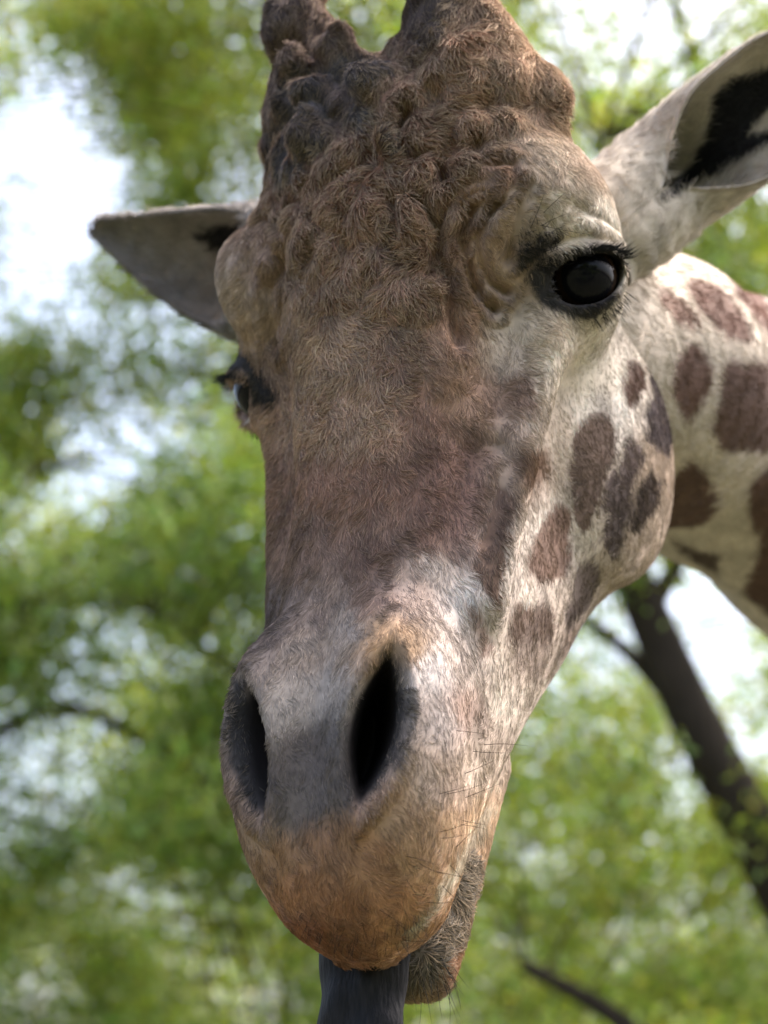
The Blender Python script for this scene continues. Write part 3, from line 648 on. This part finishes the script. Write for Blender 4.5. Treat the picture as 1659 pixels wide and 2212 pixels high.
tcn = node(tm, 'ShaderNodeTexCoord'); tmp_ = node(tm, 'ShaderNodeMapping'); tmp_.inputs['Scale'].default_value = (1, 1, .18); tm.node_tree.links.new(tcn.outputs['Object'], tmp_.inputs[0]); nz = node(tm, 'ShaderNodeTexNoise'); nz.inputs['Scale'].default_value = 330; nz.inputs['Detail'].default_value = 6; tm.node_tree.links.new(tmp_.outputs[0], nz.inputs['Vector']); tcr = node(tm, 'ShaderNodeValToRGB'); tcr.color_ramp.elements[0].color = (.011, .011, .013, 1); tcr.color_ramp.elements[1].color = (.026, .024, .027, 1); tcr.color_ramp.elements[0].position = .4; tcr.color_ramp.elements[1].position = .75; tm.node_tree.links.new(nz.outputs[0], tcr.inputs[0]); tm.node_tree.links.new(tcr.outputs[0], b_.inputs[0]); bp = node(tm, 'ShaderNodeBump'); bp.inputs['Strength'].default_value = .7; bp.inputs['Distance'].default_value = .002
tm.node_tree.links.new(nz.outputs[0], bp.inputs['Height']); tm.node_tree.links.new(bp.outputs[0], b_.inputs['Normal'])
mesh_obj('tongue', h2w(TV), TQ[:, ::-1], tm, giraffe)
print('giraffe done', round(time.time() - T0, 1))

# ------------------------------------------------------------------ ground, trees
def ground_mat():
    m = simple_mat('dry_grass', (.12, .12, .05), .95, .1); b = m.node_tree.nodes['Principled BSDF']; L = m.node_tree.links
    nz = node(m, 'ShaderNodeTexNoise'); nz.inputs['Scale'].default_value = 1.3; nz.inputs['Detail'].default_value = 8
    cr = node(m, 'ShaderNodeValToRGB'); cr.color_ramp.elements[0].color = (.035, .045, .022, 1); cr.color_ramp.elements[1].color = (.11, .105, .075, 1); cr.color_ramp.elements[0].position = .35; cr.color_ramp.elements[1].position = .68
    tc = node(m, 'ShaderNodeTexCoord'); L.new(tc.outputs['Object'], nz.inputs['Vector']); L.new(nz.outputs[0], cr.inputs[0]); L.new(cr.outputs[0], b.inputs[0]); return m
g = mesh_obj('ground', [(-900, -900, 0), (900, -900, 0), (900, 900, 0), (-900, 900, 0)], np.array([[0, 1, 2, 3]]), ground_mat()); g['kind'] = 'structure'
def bark_mat():
    m = simple_mat('bark', (.05, .04, .03), .9, .2); b = m.node_tree.nodes['Principled BSDF']; L = m.node_tree.links
    nz = node(m, 'ShaderNodeTexNoise'); nz.inputs['Scale'].default_value = 9; nz.inputs['Detail'].default_value = 8; tc = node(m, 'ShaderNodeTexCoord')
    mp = node(m, 'ShaderNodeMapping'); mp.inputs['Scale'].default_value = (2, 2, .4); L.new(tc.outputs['Object'], mp.inputs[0]); L.new(mp.outputs[0], nz.inputs['Vector'])
    cr = node(m, 'ShaderNodeValToRGB'); cr.color_ramp.elements[0].color = (.010, .008, .006, 1); cr.color_ramp.elements[1].color = (.055, .043, .033, 1); L.new(nz.outputs[0], cr.inputs[0]); L.new(cr.outputs[0], b.inputs[0])
    bp = node(m, 'ShaderNodeBump'); bp.inputs['Distance'].default_value = .03; L.new(nz.outputs[0], bp.inputs['Height']); L.new(bp.outputs[0], b.inputs['Normal']); return m
def leaf_mat():
    m = bpy.data.materials.new('leaf'); m.use_nodes = True; N = m.node_tree.nodes; L = m.node_tree.links; N.clear(); out = N.new('ShaderNodeOutputMaterial')
    at = node(m, 'ShaderNodeAttribute', attribute_name='col'); df = N.new('ShaderNodeBsdfDiffuse'); tr = N.new('ShaderNodeBsdfTranslucent'); gl = N.new('ShaderNodeBsdfGlossy'); gl.inputs['Roughness'].default_value = .4
    L.new(at.outputs[0], df.inputs[0]); hs = N.new('ShaderNodeVectorMath'); hs.operation = 'MULTIPLY'; hs.inputs[1].default_value = (1.5, 1.25, .55); L.new(at.outputs[0], hs.inputs[0]); L.new(hs.outputs[0], tr.inputs[0])
    a = N.new('ShaderNodeMixShader'); a.inputs[0].default_value = .45; L.new(df.outputs[0], a.inputs[1]); L.new(tr.outputs[0], a.inputs[2])
    b = N.new('ShaderNodeMixShader'); b.inputs[0].default_value = .05; L.new(a.outputs[0], b.inputs[1]); L.new(gl.outputs[0], b.inputs[2]); L.new(b.outputs[0], out.inputs[0]); return m
BARK, LEAF = bark_mat(), leaf_mat()
def tube(path, rad, n=9):
    path = np.asarray(path, float); d = unit(np.gradient(path, axis=0)); ref = np.array([.3, .9, .2]); s1 = unit(np.cross(d, ref)); s2 = np.cross(d, s1); a = np.linspace(0, 2 * math.pi, n, endpoint=False)
    V = path[:, None] + (s1[:, None] * np.cos(a)[None, :, None] + s2[:, None] * np.sin(a)[None, :, None]) * np.asarray(rad)[:, None, None]
    i, j = np.meshgrid(np.arange(len(path) - 1), np.arange(n), indexing='ij'); j2 = (j + 1) % n
    return V.reshape(-1, 3), np.stack([i*n+j, i*n+j2, (i+1)*n+j2, (i+1)*n+j], -1).reshape(-1, 4)
def bez(a, b, c, k=8):
    t = np.linspace(0, 1, k)[:, None]; return (1-t)**2 * np.asarray(a) + 2*t*(1-t) * np.asarray(b) + t*t * np.asarray(c)
def join(parts):
    V, F, o = [], [], 0
    for v, f in parts: V.append(v); F.append(f + o); o += len(v)
    return np.concatenate(V), np.concatenate(F)
def leaves(cen, spread, n, size, tint, r):
    """n leaf blades about the clump centres"""
    i = r.integers(0, len(cen), n); sp = np.asarray(spread)[i][:, None]
    p = np.asarray(cen)[i] + r.normal(size=(n, 3)) * sp * [.55, .55, .42]
    # bunch along twigs
    p += np.stack([np.sin(p[:, 1] * 9 + p[:, 2] * 5), np.sin(p[:, 2] * 8 + p[:, 0] * 6), np.sin(p[:, 0] * 9 + p[:, 1] * 4)], 1) * .08
    d = unit(r.normal(size=(n, 3)) + [0, 0, -.35]); nn = unit(np.cross(d, r.normal(size=(n, 3)))); s_ = np.cross(nn, d); L = (size * r.uniform(.6, 1.4, n))[:, None]
    V = np.stack([p, p + d * L * .45 + s_ * L * .24 + nn * L * .05, p + d * L, p + d * L * .45 - s_ * L * .24 + nn * L * .05], 1).reshape(-1, 3)
    c = (lin(tint) * .86 + .014) * 1.5 * np.clip(r.normal(1, .28, (n, 1)), .4, 1.9) * (1 + r.normal(size=(n, 3)) * [.14, .05, .1]); c = np.clip(c, .004, .5)
    return V, np.arange(4 * n).reshape(-1, 4), np.repeat(c, 4, 0)
def make_tree(label, base, fork, limbs, clumps, nleaf, size, tint, r0, seed, name='broadleaf_tree'):
    """base, fork: world; limbs: list of (path world, r0, r1); clumps: (world centre, spread)"""
    r = np.random.default_rng(seed); t = bpy.data.objects.new(name, None); COL.objects.link(t); t['label'] = label; t['category'] = 'tree'; t['group'] = 'trees beyond the giraffe'
    parts = [tube(bez(base, (np.asarray(base) + fork) / 2 + r.normal(size=3) * .25, fork, 12), np.linspace(r0 * 1.25, r0, 12), 14)]
    mesh_obj('trunk', *join(parts), BARK, t)
    nodes = [np.asarray(fork)]
    for path, ra, rb in limbs:
        path = np.asarray(path); k = np.linspace(0, 1, 14); q = np.stack([np.interp(k, np.linspace(0, 1, len(path)), path[:, c]) for c in range(3)], 1)
        q[1:-1] = (q[:-2] + q[1:-1] * 2 + q[2:]) / 4
        mesh_obj('limb', *tube(q, np.linspace(ra, rb, 14), 12), BARK, t); nodes += list(q[2:])
    nodes = np.array(nodes); cen = np.array([c for c, _ in clumps]); sp = np.array([s_ for _, s_ in clumps]); bp = []
    for c, s_ in clumps:
        a = nodes[np.argmin(np.linalg.norm(nodes - c, axis=1) + .3 * np.maximum(nodes[:, 2] - c[2], 0))]
        bp.append(tube(bez(a, (a + c) / 2 + [0, 0, .15] + r.normal(size=3) * .12, c, 7), np.linspace(min(.022, .008 + .005 * np.linalg.norm(a - c)), .005, 7), 6))
        for _ in range(3): e = c + r.normal(size=3) * s_ * .7; bp.append(tube(bez(c, (c + e) / 2 + r.normal(size=3) * .05, e, 4), [.009, .007, .005, .003], 5))
    mesh_obj('branch_work', *join(bp), BARK, t)
    V, Q, c = leaves(cen, sp, nleaf, size, tint, r); o = mesh_obj('crown', V, Q, LEAF, t, False); attr_color(o.data, 'col', c)
    return t
def W(px, py, d): return c2w(ray(px, py, d))
# open places in the foliage where the photograph shows sky (x, y, radius)
GAPS = [(70,260,170),(120,430,200),(110,640,150),(330,930,120),(180,900,80),(1560,1330,130),(1480,1290,70),(1630,1600,90),(1450,1690,100),(180,1530,60),(330,1910,60),
        (230,760,70),(1500,1500,70),(60,2150,70),(960,2160,50),(1180,1640,50)]
def clump_field(n, d0, d1, x0, x1, y0, y1, sp, seed):
    r = np.random.default_rng(seed); out = []
    while len(out) < n:
        d = r.uniform(d0, d1); px, py = r.uniform(x0, x1), r.uniform(y0, y1)
        if any((px - a) ** 2 + (py - b) ** 2 < (g_ * .95) ** 2 for a, b, g_ in GAPS): continue
        out.append((W(px, py, d), sp * r.uniform(.7, 1.3)))
    return out
def gz(p): p = np.array(p, float); p[2] = -.1; return p
# the near tree whose dark bole leans through the lower right
f1 = W(1800, 2140, 11)
make_tree('tree with thick dark leaning bole behind the giraffe neck', gz(W(1990, 2500, 11.2)), f1,
    [([f1, W(1660,1850,11), W(1510,1580,11), W(1400,1330,11.1), W(1340,1180,11.2)], .21, .12), ([W(1510,1580,11), W(1350,1400,11.3), W(1200,1290,11.5)], .06, .03),
     ([W(1400,1330,11.1), W(1500,1150,11.2), W(1650,950,11.4)], .07, .03), ([f1, W(1560,2420,11.2), W(1330,2190,11.4), W(1130,2085,11.6)], .10, .05), ([W(1340,1180,11.2), W(1250,700,11.6), W(1300,300,11.9)], .08, .03)],
    clump_field(75, 10.6, 14, 950, 2400, -300, 2350, .46, 1), 52000, .085, (104, 126, 46), .24, 101)
f2 = W(-420, 2000, 15)
make_tree('slender tree with fine drooping branches, beyond the giraffe muzzle', gz(W(-420, 2900, 15)), f2,
    [([f2, W(-200,1700,15), W(130,1500,15.2), W(400,1650,15.4)], .08, .035), ([f2, W(-100,1300,15.2), W(330,1300,15.4), W(500,1450,15.5)], .07, .03), ([f2, W(-300,1400,15.2), W(100,1000,15.6)], .08, .03)],
    clump_field(120, 14, 18, -700, 1000, 950, 2500, .62, 2), 84000, .10, (102, 128, 48), .17, 102)
f3 = W(800, 1900, 19)
make_tree('tall tree with yellow green leaves rising behind the horns', gz(W(790, 2900, 19)), f3,
    [([f3, W(820,1200,19), W(820,600,19.3), W(760,100,19.7)], .2, .06), ([W(820,700,19.3), W(960,400,19.6), W(1000,100,20)], .06, .03)],
    clump_field(130, 17.5, 22, -250, 1350, -500, 1000, .72, 3), 84000, .12, (114, 134, 50), .22, 103)
f4 = W(2150, 1700, 20)
make_tree('broad tree with mixed green leaves beyond the upright ear', gz(W(2150, 2900, 20)), f4,
    [([f4, W(1900,1100,20), W(1650,500,20.3), W(1450,0,20.5)], .2, .06), ([W(1900,1100,20), W(2000,500,20.3)], .10, .05)],
    clump_field(130, 18.5, 24, 1000, 2700, -500, 2400, .74, 4), 76000, .12, (108, 132, 52), .22, 104)
f5 = W(-650, 1500, 24)
make_tree('pale hazy tree far behind the drooping ear', gz(W(-650, 2900, 24)), f5,
    [([f5, W(-700,900,24), W(-600,300,24.5)], .2, .06)],
    clump_field(110, 22, 28, -900, 900, -500, 2400, .85, 5), 56000, .14, (108, 128, 60), .24, 105)
f6 = W(560, 2700, 21)
make_tree('low bushy tree filling the gap under the other crowns', gz(W(560, 3000, 21)), f6, [([f6, W(600,2300,21), W(640,1900,21.2)], .1, .04)],
    clump_field(110, 19, 24, -600, 1800, 1450, 2500, .74, 6), 64000, .125, (116, 138, 54), .14, 106)
# unseen trees added behind the camera to darken what the eye mirrors
for k_, (bx, by, lab) in enumerate(((1.5, -7.0, 'unseen tree added behind the viewer to darken the giraffe eye reflection'),
        (6.0, -7.5, 'unseen tree added behind the viewer to the right, darkening the giraffe eye reflection'))):
    rr = np.random.default_rng(60 + k_); fk = np.array([bx, by, 4.0])
    make_tree(lab, np.array([bx, by, -.1]), fk, [([fk, fk + [.3, .2, 1.5], fk + [.2, .6, 3.2]], .15, .06)], [(fk + rr.normal(size=3) * [1.5, 1.3, 1.5] + [0, 0, 1.4], .5) for _ in range(60)], 22000, .15, (90, 114, 46), .2, 160 + k_)
print('all', round(time.time() - T0, 1))
